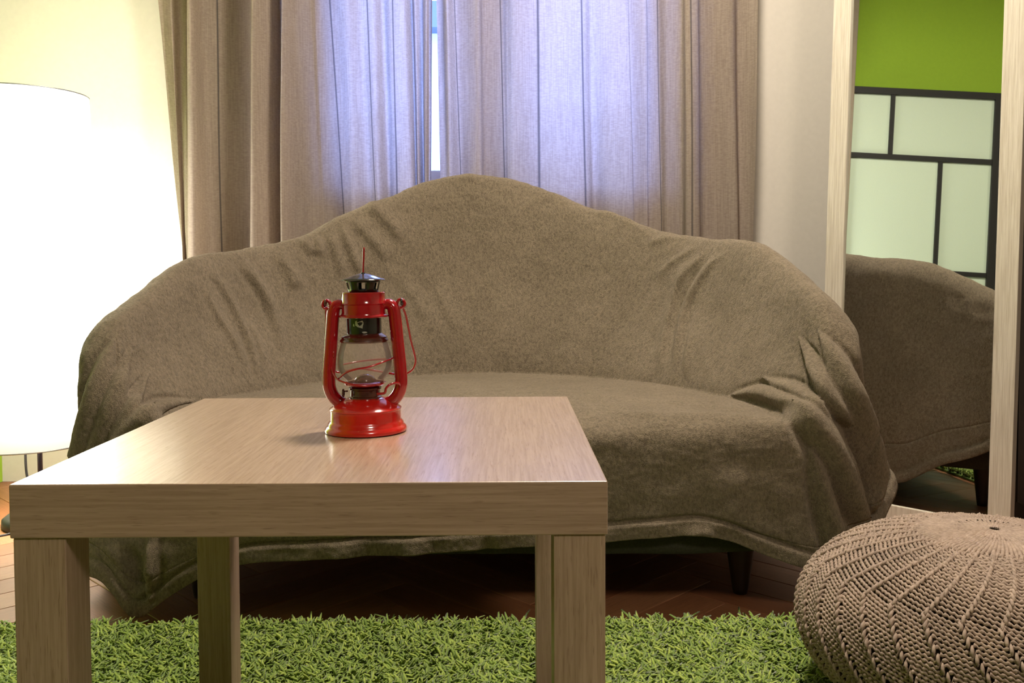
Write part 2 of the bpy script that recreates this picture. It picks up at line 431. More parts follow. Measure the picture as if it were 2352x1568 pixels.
# ------------------------------------------------------------------ curtains
LC = [(370,412,0),(395,415,2),(405,418,-1),(423,416,4.5),(450,448,-4),(464,470,-4.5),(470,475,1),(500,500,3),(540,545,5.5),(568,572,4),(589,580,0),(600,594,-5.5),(625,625,-2.5),(645,645,2),(659,653,-2),(667,663,-6),(690,690,-2),(715,718,1),(735,764,2.5),(770,795,1),(800,815,-1),(830,850,1),(860,872,-1.6),(880,890,1.6),(900,905,0),(930,945,-1.6),(945,955,2),(955,962,-1),(970,972,1.6),(982,978,-3.0),(990,984,-1.0),(996,989,-2.2)]
RC = [(1004,1012,0),(1018,1025,-1),(1030,1038,-3),(1045,1060,1),(1070,1080,0),(1100,1105,-1.6),(1112,1116,2.2),(1150,1160,2.2),(1165,1168,0),(1185,1185,-2),(1240,1243,-1),(1290,1292,-2.4),(1338,1348,-1.2),(1360,1368,1.2),(1400,1402,-1),(1438,1450,-2.4),(1446,1457,0),(1480,1486,-1),(1488,1493,1.6),(1510,1520,2),(1530,1533,0),(1563,1566,-0.5),(1570,1571,-4),(1596,1600,-4),(1606,1612,1),(1640,1645,2),(1680,1690,0),(1700,1705,2.6),(1728,1721,0.5),(1737,1729,-1.5)]
YCUR = 2.755
def curtain(name, ctl, stripes, label):
    K = np.array(ctl, float); n = len(K)
    P = catmull([(i, *K[i]) for i in range(n)], 12)
    P = np.array(P)                               # idx, x at row 0, x at row 500, depth cm
    zs = np.concatenate([np.linspace(0.03, 0.55, 8), np.linspace(0.6, 1.6, 26), np.linspace(1.68, 2.485, 10)])
    V, st = [], []
    ya = 0.0; za0 = at(1176, 0, YCUR)[2]; za5 = at(1176, 500, YCUR)[2]
    swell = 1.0
    for z in zs:
        t = (za0-z)/(za0-za5)                     # 0 at the top of the picture, 1 lower down
        tt = float(np.clip(t, -0.6, 1.35))
        for q in P:
            xpx = q[1] + (q[2]-q[1])*tt
            X = at(xpx, 250, YCUR)[0]
            amp = 0.01*(0.95 + 0.2*max(0, tt))
            wob = 0.004*math.sin(q[0]*1.7+z*5.1) + 0.003*math.sin(q[0]*0.9-z*8.3)
            dd = q[3]*amp*1.28-0.014 if q[1] < 722 else q[3]*amp
            V.append((X, YCUR + dd + wob*min(1, max(0, (2.4-z))), z))
    m = len(P); nz = len(zs)
    idx = np.arange(m*nz).reshape(nz, m)
    Q = np.stack([idx[:-1, :-1], idx[:-1, 1:], idx[1:, 1:], idx[1:, :-1]], -1).reshape(-1, 4)
    me = mesh_np(name, np.array(V), Q)
    a = me.attributes.new('stripe', 'FLOAT', 'POINT')
    xs0 = P[:, 1]
    s = np.zeros(m)
    for sx in stripes: s[np.argmin(np.abs(xs0-sx))] = 1.0
    a.data.foreach_set('value', np.tile(s, nz).astype(np.float32))
    o = smooth(obj(name, me, M_LINEN))
    tag(o, label, 'curtain', 'linen curtains at the window')
    return o
curtain('curtain', LC, (497, 757, 846, 905, 950), 'left linen curtain, pulled aside and bunched up beside the glowing lamp')
curtain('curtain', RC, (1045, 1150, 1236, 1336, 1442, 1512, 1580), 'right linen curtain, hanging broad behind the sofa, beside the mirror')

# ------------------------------------------------------------------ floor lamp
LX, LY = -1.222, 2.35
lamp = tag(empty('floor_lamp', (LX+0.03, LY, 0)), 'glowing white floor lamp with tall paper drum shade beside the sofa', 'lamp')
lathe_b = lathe(bmesh.new(), [(0, 0.0), (0.088, 0.0), (0.092, 0.006), (0.090, 0.022), (0.080, 0.030), (0.02, 0.034), (0.013, 0.05), (0, 0.05)], 48)
smooth(obj('base', lathe_b, M_RUBBER, lamp))
smooth(obj('pole', tube(bmesh.new(), [(0, 0, 0.03), (0, 0, 0.45), (0, 0, 1.0)], 0.0062, 12), M_PIPE, lamp))
prof = []
R0, z0s, z1s = 0.165, 0.212, 1.093
for i in range(25):
    t = i/24; z = z0s+(z1s-z0s)*t
    prof.append((R0*(1 - 0.035*(abs(2*t-1)**6)), z))
bm = bmesh.new(); lathe(bm, prof, 72, (-0.03, 0), cap=False)
m, nt, b = nmat('glowing_rice_paper')
ln = noise(nt, 1.0, 3, 0.5, mapped(nt, (6, 6, 60)))
nt.links.new(ramp(nt, ln, [(0.3, (1.0, 0.945, 0.875)), (0.7, (1.0, 0.965, 0.90))]), b.inputs['Emission Color'])
b.inputs['Base Color'].default_value = (0.85, 0.8, 0.7, 1); b.inputs['Roughness'].default_value = 0.8
gz_ = nd(nt, 'ShaderNodeSeparateXYZ'); tcz = nd(nt, 'ShaderNodeTexCoord')
nt.links.new(tcz.outputs['Object'], gz_.inputs[0])
mr = nd(nt, 'ShaderNodeMapRange'); mr.inputs['From Min'].default_value = z0s; mr.inputs['From Max'].default_value = z1s
nt.links.new(gz_.outputs['Z'], mr.inputs['Value'])
gl_ = ramp(nt, mr.outputs[0], [(0.0, (0.045,)*3), (0.10, (0.12,)*3), (0.30, (0.65,)*3), (0.55, (1.0,)*3), (0.85, (0.8,)*3), (1.0, (0.5,)*3)])
ms_ = nd(nt, 'ShaderNodeMath', operation='MULTIPLY'); ms_.inputs[1].default_value = LAMP_EMIT
nt.links.new(gl_, ms_.inputs[0]); nt.links.new(ms_.outputs[0], b.inputs['Emission Strength'])
shade = smooth(obj('shade', bm, m, lamp))
for z in (z0s, z1s):
    bm = bmesh.new()
    tube(bm, [(-0.03+0.160*math.cos(a), 0.160*math.sin(a), z) for a in np.linspace(0, 2*math.pi, 72, endpoint=False)], 0.0018, 6, True)
    rim = smooth(obj('rim', bm, M_CHIP, shade))
    bm = bmesh.new()
    for a in (0.4, 0.4+2*math.pi/3, 0.4+4*math.pi/3):
        tube(bm, [(0, 0, z-0.0), (-0.03+0.160*math.cos(a), 0.160*math.sin(a), z)], 0.0015, 6)
    obj('spider', bm, M_CHIP, shade)
tube_c = catmull([(-0.018, -0.03, 0.26), (-0.021, -0.03, 0.20), (-0.018, -0.03, 0.13), (0.004, -0.03, 0.06), (-0.02, -0.08, 0.006), (-0.12, -0.14, 0.004), (-0.24, -0.05, 0.004), (-0.30, 0.12, 0.004)], 8)
smooth(obj('cord', tube(bmesh.new(), tube_c, 0.0032, 8), M_RUBBER, lamp))

# ------------------------------------------------------------------ sofa and blanket
PX0, PY0 = -0.07, 1.995
def table(rows, th, sig=2.0):
    R = sorted([(a % 360, *v) for a, *v in rows]); A = np.array(R, float)
    A = np.vstack([A[-3:]-np.array([360]+[0]*(A.shape[1]-1)), A, A[:3]+np.array([360]+[0]*(A.shape[1]-1))])
    fine = np.arange(0, 360, 0.25)
    out = []
    kx = np.arange(-40, 41)*0.25; kern = np.exp(-0.5*(kx/sig)**2); kern /= kern.sum()
    for c in range(1, A.shape[1]):
        v = np.interp(fine, A[:, 0], A[:, c]); v = np.convolve(np.concatenate([v[-40:], v, v[:40]]), kern, 'valid')
        out.append(np.interp(th % 360, np.append(fine, 360), np.append(v, v[0])))
    return out
RIDGE = [(-163.5,0.724,0.567),(-169.4,0.699,0.592),(-174.4,0.679,0.616),(-179.4,0.661,0.647),(175.7,0.644,0.674),(169.5,0.625,0.686),(160.3,0.602,0.694),(148.5,0.578,0.715),(140.9,0.566,0.732),(133.3,0.556,0.773),(127,0.550,0.797),(122.5,0.545,0.818),(116.8,0.542,0.832),(107.9,0.537,0.871),(101.5,0.535,0.886),(93.8,0.534,0.899),(88.7,0.534,0.896),(79.8,0.535,0.884),(65.6,0.541,0.839),(57.7,0.545,0.804),(51.2,0.551,0.789),(44.6,0.558,0.769),(38,0.567,0.745),(30,0.580,0.729),(19.3,0.603,0.715),(8.6,0.631,0.710),(3.2,0.648,0.698),(-5.2,0.677,0.656),(-12.5,0.706,0.616),(-17,0.733,0.588),(-19.5,0.746,0.550),(-22,0.746,0.475),(-24.5,0.731,0.399),(-28,0.679,0.359),(-33,0.586,0.350),(-45,0.450,0.349),(-60,0.369,0.349),(-75,0.331,0.349),(-90,0.320,0.349),(-105,0.331,0.349),(-120,0.369,0.349),(-135,0.450,0.349),(-146,0.568,0.350),(-150.5,0.638,0.364),(-154,0.702,0.405),(-156.5,0.731,0.463),(-159,0.737,0.527),(-161,0.733,0.551)]
CREASE = [(-173.4,0.539,0.382),(173.2,0.479,0.382),(158.3,0.432,0.382),(137.3,0.386,0.382),(107.5,0.361,0.382),(80.8,0.361,0.382),(53.7,0.375,0.382),(26.4,0.412,0.382),(12.1,0.447,0.382),(-4.1,0.517,0.382),(-13.6,0.597,0.382),(-18,0.632,0.379),(-22,0.655,0.372),(-26,0.650,0.370),(-30,0.557,0.382),(-45,0.348,0.383),(-60,0.278,0.383),(-90,0.232,0.383),(-120,0.278,0.383),(-135,0.348,0.383),(-150,0.534,0.382),(-154,0.638,0.372),(-158,0.638,0.375),(-165,0.592,0.382)]
HEM = [(90,0.620,0.080),(45,0.655,0.050),(20,0.700,0.060),(10,0.722,0.072),(3,0.765,0.140),(-4,0.822,0.185),(-9,0.862,0.222),(-11.5,0.858,0.205),(-14.5,0.829,0.150),(-18,0.800,0.115),(-22,0.760,0.086),(-25,0.733,0.080),(-29,0.650,0.109),(-34,0.568,0.152),(-38,0.528,0.168),(-51,0.420,0.156),(-69,0.350,0.149),(-90,0.331,0.142),(-120,0.383,0.132),(-139.4,0.501,0.122),(-144,0.548,0.110),(170,0.812,0.034),(150,0.719,0.150),(120,0.661,0.254),(-161,0.752,0.098),(-166,0.768,0.076),(-173,0.775,0.040),(-178,0.800,0.022),(-145.5,0.555,0.105),(-148.6,0.610,0.068),(-150.4,0.643,0.040),(-152,0.674,0.004),(-153.2,0.695,0.020),(-154.4,0.715,0.082),(-158,0.745,0.094)]
NSEG = (34, 34, 40, 16, 74)
def profile_grid(th, inset=0.0, zlow=None, nseg=NSEG):
    rr, zr = table(RIDGE, th, 1.6); rc, zc = table(CREASE, th, 2.0); rh, zh = table(HEM, th, 0.8)
    inset = inset*(1+1.1*np.exp(-((th+25)/8)**2)+1.1*np.exp(-((th+155)/8)**2)); up = np.clip((zr-zc)/0.2, 0, 1)                        # 0 on the seat front, 1 along the back
    sgn = 2*up-1; rr = rr+inset*0.55*sgn; rc = rc+inset*0.9*sgn; zr = zr-inset*0.9; zc = zc-inset*0.6
    rm = rc*(0.42+0.0*up)+rr*0.58; rm = rm*up+(0.5*rc+0.5*rr)*(1-up); zm = zc+(zr-zc)*(0.5*up+0.30*(1-up))
    rm = rm - 0.012*up
    rt = rr-0.022*up; zt = zr
    ro = rr+(0.052-inset*1.0)*up+0.010*(1-up); zo = zr-0.06*up-0.04*(1-up)
    if zlow is not None: rh = ro+0.004*(1-up); zh = np.full_like(rh, zlow)
    else: rh = np.maximum(rh, ro+0.004)
    k = [(np.zeros_like(th), np.full_like(th, 0.391-inset*0.6)), (rc, zc), (rm, zm), (rt, zt), (ro, zo), (rh, zh)]
    KR = np.array([a for a, _ in k]); KZ = np.array([b for _, b in k])   # 6 x n
    rows_r, rows_z, seg_id = [], [], []
    for s in range(5):
        p1r, p2r, p1z, p2z = KR[s], KR[s+1], KZ[s], KZ[s+1]
        p0r = KR[s-1] if s > 0 else -KR[1]; p0z = KZ[s-1] if s > 0 else KZ[1]
        p3r = KR[s+2] if s < 4 else 2*p2r-p1r; p3z = KZ[s+2] if s < 4 else 2*p2z-p1z
        ta = 0.5
        d1r, d1z = (p2r-p0r)*ta, (p2z-p0z)*ta; d2r, d2z = (p3r-p1r)*ta, (p3z-p1z)*ta
        if s == 0: d1r, d1z = (p2r-p1r), (p2z-p1z)*0; d2r, d2z = (p2r-p1r)*0.9, (p2z-p1z)*0.9
        if s == 1: d1r, d1z = (p2r-p1r)*(0.5*up+1-up), (p2z-p1z)*(0.9*up+0.3*(1-up))
        L = np.hypot(p2r-p1r, p2z-p1z)
        for nm in (0, 1):
            dr, dz = (d1r, d1z) if nm == 0 else (d2r, d2z)
            f = np.minimum(1.0, 1.35*L/np.maximum(np.hypot(dr, dz), 1e-6))
            if nm == 0: d1r, d1z = dr*f, dz*f
            else: d2r, d2z = dr*f, dz*f
        nn = nseg[s]
        for i in range(nn):
            t = i/nn
            if s == 0: t = 1-(1-t)**1.2
            h00, h10, h01, h11 = 2*t**3-3*t*t+1, t**3-2*t*t+t, -2*t**3+3*t*t, t**3-t*t
            rows_r.append(h00*p1r+h10*d1r+h01*p2r+h11*d2r); rows_z.append(h00*p1z+h10*d1z+h01*p2z+h11*d2z); seg_id.append(s+t)
    rows_r.append(KR[5]); rows_z.append(KZ[5]); seg_id.append(5.0)
    return np.array(rows_r), np.array(rows_z), np.array(seg_id)
def theta_samples(n):
    base = np.linspace(-180, 180, 7201)
    dens = 1.0 + 2.2*np.exp(-((base+22)/9)**2) + 2.2*np.exp(-((base+157)/9)**2) + 0.6*np.exp(-((base)/30)**2) + 0.6*np.exp(-((np.abs(base)-180)/30)**2)
    c = np.concatenate([[0], np.cumsum(0.5*(dens[1:]+dens[:-1]))]); c /= c[-1]
    return np.interp(np.arange(n)/n, c, base)
def grid_mesh(name, V, nr, nt_):
    idx = np.arange(nr*nt_).reshape(nr, nt_); nx = np.roll(idx, -1, 1)
    return np.stack([idx[:-1], idx[1:], nx[1:], nx[:-1]], -1).reshape(-1, 4)
NT = 900
TH = theta_samples(NT)
gr, gz, gs = profile_grid(TH)
NR = len(gs)
ct, st_ = np.cos(np.radians(TH)), np.sin(np.radians(TH))
# loose drape: low waves growing towards the hem
sk = np.clip((gs-4.05)/0.95, 0, 1)[:, None]
armw = np.exp(-((TH+12)/14)**2) + np.exp(-((((TH+360) % 360)-188)/20)**2)
wave = 0.010*np.sin(np.radians(TH)*23+0.6) + 0.006*np.sin(np.radians(TH)*41+1.9)
gr = gr + sk*(wave*(0.35+1.1*armw))[None, :]
def to_xyz(r, z): return np.stack([PX0+r*ct[None, :], PY0+r*st_[None, :], z], -1).reshape(-1, 3)
V = to_xyz(gr, gz)
# slow unevenness of the padding
V[:, 2] += 0.004*np.sin(V[:, 0]*9+1)*np.sin(V[:, 1]*11) * (np.repeat(gs, NT) < 1.0)
Q = grid_mesh('b', V, NR, NT)
Q = Q[NT:]                                             # drop the degenerate centre ring; fan below
fan = np.stack([np.full(NT, len(V)), NT+np.arange(NT), NT+(np.arange(NT)+1) % NT], -1)
def vnormals(V, Q):
    a, b, c, d = (V[Q[:, i]] for i in range(4)); fn = np.cross(c-a, d-b)
    N = np.zeros_like(V)
    for i in range(4): np.add.at(N, Q[:, i], fn)
    return N/np.maximum(np.linalg.norm(N, axis=1, keepdims=True), 1e-12)
FOLDS = [  # traced folds: (points, height m, half-width m)
 ([(524,595),(557,631),(586,670),(605,709),(618,748),(628,784)],-.004,.008),
 ([(534,587),(573,628),(602,673),(625,722),(638,774),(640,810)],.013,.013),
 ([(452,644),(479,686),(501,729),(531,774),(550,816),(557,842)],.008,.009),
 ([(462,618),(501,647),(524,686),(547,732),(570,781),(586,833),(596,888)],.009,.010),
 ([(540,735),(560,781),(576,833),(588,888)],-.005,.008),
 ([(560,732),(583,768),(599,810),(612,852)],.007,.009),
 ([(628,574),(657,612),(670,647),(677,670)],.013,.016),
 ([(684,545),(707,568),(716,590)],.010,.010),
 ([(726,538),(730,568),(726,591)],.011,.010),
 ([(745,522),(764,565),(776,607),(784,640)],.011,.011),
 ([(783,503),(791,542),(806,584),(818,614),(828,640)],.014,.010),
 ([(806,495),(833,530),(867,568),(898,614)],.010,.012),
 ([(829,475),(856,480),(883,503),(913,538),(932,561)],.013,.015),
 ([(906,618),(929,660),(955,691),(978,733),(1013,780)],.007,.014),
 ([(990,645),(1013,683),(1036,737),(1050,770)],.006,.012),
 ([(1487,568),(1511,551),(1565,544)],.006,.010),
 ([(1614,557),(1565,588),(1531,613),(1506,642)],.006,.009),
 ([(1639,561),(1604,598),(1565,642),(1545,701),(1531,765),(1521,824),(1523,868)],.011,.010),
 ([(1660,573),(1610,615),(1582,660),(1560,711),(1545,784),(1534,868)],-.007,.007),
 ([(1683,571),(1634,608),(1595,667),(1572,725),(1557,799),(1547,874)],.011,.010),
 ([(1600,690),(1582,745),(1567,810),(1561,880)],-.005,.007),
 ([(1594,740),(1579,824),(1580,873)],.006,.009),
 ([(1640,870),(1625,830),(1640,800)],.004,.012),
 ([(356,1236),(351,1285),(342,1349)],.012,.020),
 ([(293,1240),(303,1293),(314,1333),(330,1360)],-.022,.016),
 ([(245,1240),(262,1275),(285,1300)],.008,.014),
 ([(1350,483),(1400,492),(1450,512),(1490,535)],.008,.012),
 ([(1020,418),(1045,410),(1075,407),(1100,412)],.006,.012),
 ([(1180,640),(1172,760),(1150,840)],.004,.03),
 ([(1330,870),(1300,820),(1290,790)],.003,.02),
 ([(1560,1240),(1610,1222),(1650,1238)],.010,.012),
 ([(1700,1060),(1690,1160),(1680,1240)],.008,.03),
]
base_bvh = BVHTree.FromPolygons([Vector(v) for v in V[::1]], [tuple(q) for q in Q.tolist()])
N = vnormals(V, Q)
disp = np.zeros(len(V))
camv = Vector(CAM)
for pts, hgt, wid in FOLDS:
    P3 = []
    for q in catmull([(x, y) for x, y in pts], 10):
        hit = base_bvh.ray_cast(camv, Vector(ray(q[0], q[1])))[0]
        if hit is None:
            near = None
            for Yd in np.linspace(1.6, 2.65, 40):
                c_ = base_bvh.find_nearest(Vector(at(q[0], q[1], Yd)))
                if near is None or c_[3] < near[1]: near = (c_[0], c_[3])
            hit = near[0]
        P3.append(np.array(hit))
    P3 = np.array(P3)
    lo, hi = P3.min(0)-4*wid, P3.max(0)+4*wid
    sel = np.where(np.all((V > lo) & (V < hi), axis=1))[0]
    if not len(sel): continue
    best = np.full(len(sel), 1e9); tpar = np.zeros(len(sel)); side = np.zeros(len(sel))
    A_, B_ = P3[:-1], P3[1:]
    for i in range(len(A_)):
        ab = B_[i]-A_[i]; L2 = max(ab@ab, 1e-12)
        t = np.clip(((V[sel]-A_[i])@ab)/L2, 0, 1)
        d = np.linalg.norm(V[sel]-(A_[i]+t[:, None]*ab), axis=1)
        mk = d < best; best[mk] = d[mk]; side[mk] = ((V[sel]-(A_[i]+t[:, None]*ab))@CR)[mk]; tpar[mk] = (i+t[mk])/len(A_)
    dxp, dyp = abs(pts[-1][0]-pts[0][0]), abs(pts[-1][1]-pts[0][1])
    wv = np.full(len(sel), wid)
    if 0 < hgt < 0.0165 and dyp > 0.8*dxp:                # a pleat: steep on its outer side, easing off towards the middle
        steep = side < 0 if pts[0][0] < 1176 else side > 0
        wv = np.where(steep, 0.8*wid, 1.8*wid)
    tap = np.clip(np.minimum(tpar, 1-tpar)/0.34, 0, 1); tap = tap*tap*(3-2*tap)
    disp[sel] += (0.85 if abs(hgt) < 0.0165 else (1.15 if hgt > 0 else 0.9))*hgt*np.exp(-(best/wv)**2)*(0.05+0.95*tap)
# soft rolls of cloth where the blanket bunches over the arms
ROLLS = [
 ([(1672,911),(1717,903),(1757,905),(1801,921),(1855,952),(1899,1007),(1930,1072),(1958,1145),(1985,1205)], (.003,.010,.016,.019,.022,.024,.024,.022,.016)),
 ([(1752,868),(1790,884),(1830,901),(1868,922),(1906,960)], (.003,.010,.013,.013,.006)),
 ([(1838,775),(1856,815),(1876,858),(1900,900),(1926,938),(1950,972)], (.003,.010,.014,.015,.014,.006)),
 ([(1882,762),(1912,812),(1942,872),(1970,945),(1990,1025),(2004,1095),(2004,1150)], (.003,.014,.022,.026,.028,.027,.016)),
 ([(1862,1030),(1880,1090),(1902,1170),(1925,1255)], (.004,.014,.018,.020)),
 ([(1912,985),(1938,1040),(1958,1110),(1972,1180)], (.005,.014,.017,.016)),
 ([(262,780),(240,835),(220,905),(205,970),(192,1040)], (.003,.014,.020,.023,.024)),
 ([(300,800),(278,865),(258,930),(240,990),(225,1040)], (.003,.012,.018,.020,.022)),
 ([(338,860),(318,905),(296,950),(270,1000)], (.003,.010,.014,.016)),
 ([(448,920),(400,928),(350,945),(305,975),(275,1010)], (.003,.010,.016,.019,.020)),
 ([(352,1225),(350,1270),(348,1320),(346,1372)], (.008,.010,.012,.006)),
]
rollh = np.zeros(len(V)); rollg = np.zeros(len(V))
for pts, rads in ROLLS:
    path, rr_ = [], []
    prev = None
    for x, y, r in catmull([(x, y, r) for (x, y), r in zip(pts, rads)], 7):
        h = base_bvh.ray_cast(camv, Vector(ray(x, y)))
        if h[0] is None:
            h = min((base_bvh.find_nearest(Vector(at(x, y, Yd))) for Yd in np.linspace(1.6, 2.5, 30)), key=lambda q: q[3])
        p = np.array(h[0])
        if prev is not None and np.linalg.norm(p-prev) > 0.07:       # do not jump across the hollow behind the arm
            p = prev + (p-prev)*0.07/np.linalg.norm(p-prev)
        prev = p
        path.append(p); rr_.append(max(r, 0.0015))
    path = np.array(path); rr_ = np.array(rr_)
    for _ in range(6): path[1:-1] = 0.25*path[:-2]+0.5*path[1:-1]+0.25*path[2:]
    lo, hi = path.min(0)-0.09, path.max(0)+0.09
    sel = np.where(np.all((V > lo) & (V < hi), axis=1))[0]
    best = np.full(len(sel), 1e9); rad = np.zeros(len(sel))
    for k in range(len(path)-1):
        ab = path[k+1]-path[k]; L2 = max(ab@ab, 1e-12)
        t = np.clip(((V[sel]-path[k])@ab)/L2, 0, 1)
        d = np.linalg.norm(V[sel]-(path[k]+t[:, None]*ab), axis=1)
        mk = d < best; best[mk] = d[mk]; rad[mk] = (rr_[k]*(1-t)+rr_[k+1]*t)[mk]
    q = best/np.maximum(rad, 1e-4)
    rollh[sel] = np.maximum(rollh[sel], 1.15*rad*np.exp(-(np.abs(q)/0.95)**2.4))
    rollg[sel] = np.maximum(rollg[sel], 0.48*rad*np.exp(-((q-1.70)/0.45)**2))
disp += rollh - rollg*np.clip(1-rollh/0.006, 0, 1)
# rolled hem: a stitched groove 3 cm above the edge and a fuller band below it
drow = np.zeros((NR, NT)); G3 = V.reshape(NR, NT, 3)
seg_len = np.linalg.norm(np.diff(G3, axis=0), axis=2)
edge = np.concatenate([np.cumsum(seg_len[::-1], axis=0)[::-1], np.zeros((1, NT))])
hemd = 0.0045*np.clip((0.030-edge)/0.006, 0, 1) - 0.005*np.exp(-((edge-0.033)/0.0035)**2)
from mathutils import noise as mnoise
low = np.array([mnoise.noise((a*34, b*34, c*26))*0.0022 + mnoise.noise((a*130, b*130, c*110))*0.0009 for a, b, c in V.tolist()])
disp += hemd.ravel() + low
V = V + N*disp[:, None]
V = np.vstack([V, V[NT:2*NT].mean(0)[None]])
hem_row = NR-14
rowq = np.repeat(np.arange(1, NR-1), NT)
blanket = tag(empty('throw_blanket', (PX0, PY0, 0)), 'taupe plush fleece blanket draped over the curved sofa', 'blanket')
def sub_obj(name, V, Q, T, par):
    used = np.unique(np.concatenate([Q.ravel(), T.ravel()])) if T is not None else np.unique(Q)
    rem = np.full(len(V), -1); rem[used] = np.arange(len(used))
    me = mesh_np(name, V[used]-np.array([PX0, PY0, 0]), rem[Q], rem[T] if T is not None else None)
    o = smooth(obj(name, me, M_FLEECE, par))
    md = o.modifiers.new('thickness', 'SOLIDIFY'); md.thickness = 0.006; md.offset = -1
    return o
sub_obj('cloth', V, Q[rowq < hem_row], fan, blanket)
sub_obj('hem', V, Q[rowq >= hem_row], None, blanket)

# the sofa itself under it
sofa = tag(empty('sofa', (PX0, PY0, 0)), 'dark curved sofa standing under the taupe blanket', 'sofa')
TH_save = (TH, ct, st_)
TH = theta_samples(240); ct, st_ = np.cos(np.radians(TH)), np.sin(np.radians(TH))
br, bz, bs = profile_grid(TH, inset=0.055, zlow=0.125, nseg=(8, 8, 8, 5, 10))
BV = to_xyz(br, bz); nb = len(bs)
BQ = grid_mesh('s', BV, nb, 240)[240:]
c0 = len(BV); BV = np.vstack([BV, BV[240:480].mean(0)[None], np.array([[PX0, PY0, 0.125]])])
ft = np.stack([np.full(240, c0), 240+np.arange(240), 240+(np.arange(240)+1) % 240], -1)
lb = (nb-1)*240
fbm = np.stack([np.full(240, c0+1), lb+(np.arange(240)+1) % 240, lb+np.arange(240)], -1)
me = mesh_np('upholstered_body', BV-np.array([PX0, PY0, 0]), BQ, np.vstack([ft, fbm]))
smooth(obj('upholstered_body', me, M_SOFA, sofa))
bm_leg = lathe(bmesh.new(), [(0, 0), (0.014, 0), (0.016, 0.01), (0.019, 0.03), (0.026, 0.08), (0.031, 0.115), (0.031, 0.13), (0, 0.13)], 20)
me_leg = bpy.data.meshes.new('leg'); bm_leg.to_mesh(me_leg); bm_leg.free(); me_leg.materials.append(M_WALNUT)
for lx, ly in ((0.54, -0.17), (-0.54, -0.17), (0.36, 0.33), (-0.36, 0.33)):
    smooth(obj('leg', me_leg, None, sofa, (lx, ly, 0)))

# ------------------------------------------------------------------ leaning mirror
am, ph = math.radians(-47), math.radians(2.8)
mx_ = Vector((math.cos(am), math.sin(am), 0))
nn_ = Vector((math.sin(am)*math.cos(ph), -math.cos(am)*math.cos(ph), math.sin(ph)))
up_ = nn_.cross(mx_); up_ = up_ if up_.z > 0 else -up_
ML = Vector((0.8692, 2.3511, 0.06))
mo = ML - up_*0.055 + mx_*(-0.066)
mirror = tag(empty('leaning_mirror'), 'tall narrow floor mirror in a pale wooden frame leaning beside the sofa', 'mirror')
mirror.matrix_world = Matrix(((mx_.x, -nn_.x, up_.x, mo.x), (mx_.y, -nn_.y, up_.y, mo.y), (mx_.z, -nn_.z, up_.z, mo.z), (0, 0, 0, 1)))
MWD, MHT, FW = 0.468, 1.62, 0.049
for lo, hi, nm in (((0, -0.004, 0), (FW, 0.022, MHT), 'frame_stile'), ((MWD-FW, -0.004, 0), (MWD, 0.022, MHT), 'frame_stile'), ((FW, -0.003, 0), (MWD-FW, 0.022, 0.056), 'frame_rail'), ((FW, -0.003, MHT-FW), (MWD-FW, 0.022, MHT), 'frame_rail')):
    obj(nm, box_bm(lo, hi, 0.0015), M_MFRAME, mirror)
obj('glass', box_bm((FW-0.004, 0.004, 0.052), (MWD-FW+0.004, 0.010, MHT-FW+0.004)), M_MIRROR, mirror)
obj('backing', box_bm((FW-0.006, 0.0105, 0.04), (MWD-FW+0.006, 0.018, MHT-0.03)), M_DARKB, mirror)

# wardrobe behind the mirror's right edge
wr = tag(empty('wardrobe', (1.235, 1.62, 0)), 'dark brown wardrobe edge behind the right side of the mirror', 'wardrobe')
obj('body', box_bm((0.02, 0, 0.0), (0.60, 1.16, 2.2), 0.003), M_DARKB, wr)
for k in range(2):
    d = obj('door', box_bm((0, k*0.58+0.003, 0.08), (0.018, (k+1)*0.58-0.003, 2.19), 0.002), M_DARKB, wr)
    obj('handle', box_bm((-0.018, 0.58+(-0.05 if k == 0 else 0.035), 1.0), (0, 0.58+(-0.035 if k == 0 else 0.05), 1.14), 0.003), M_PIPE, d)

# ------------------------------------------------------------------ black-framed screen against the green wall
scr = tag(empty('room_divider', (-1.5, 0.95, 0)), 'black-framed screen with frosted panes, reflected in the mirror', 'screen')
def bar(name, y0, y1, z0, z1, th=0.028): return obj(name, box_bm((-0.03, y0, z0), (-0.03+th, y1, z1), 0.001), M_BLACK, scr)
SW = 0.741
bar('frame_stile', -0.035, 0.031, 0, 1.80)
bar('frame_rail', 0.031, SW, 1.766, 1.80); bar('frame_rail', 0.031, SW, 0.02, 0.055)
G = 0.026
bar('muntin', 0.031, SW, 1.431, 1.457, 0.024)
bar('muntin', 0.531, 0.553, 1.457, 1.766, 0.024)
bar('muntin', 0.276, 0.298, 0.45, 1.431, 0.024)
bar('muntin', 0.031, 0.276, 0.850, 0.874, 0.024)
bar('muntin', 0.031, SW, 0.426, 0.45, 0.024)
bar('muntin', 0.44, 0.462, 0.055, 0.426, 0.024)
for y0, y1, z0, z1 in ((0.031, 0.531, 1.457, 1.766), (0.553, SW, 1.457, 1.766), (0.298, SW, 0.45, 1.431), (0.031, 0.276, 0.874, 1.431), (0.031, 0.276, 0.45, 0.850), (0.031, 0.44, 0.055, 0.426), (0.462, SW, 0.055, 0.426)):
    obj('pane', box_bm((-0.022, y0, z0), (-0.017, y1, z1)), M_PANE, scr)

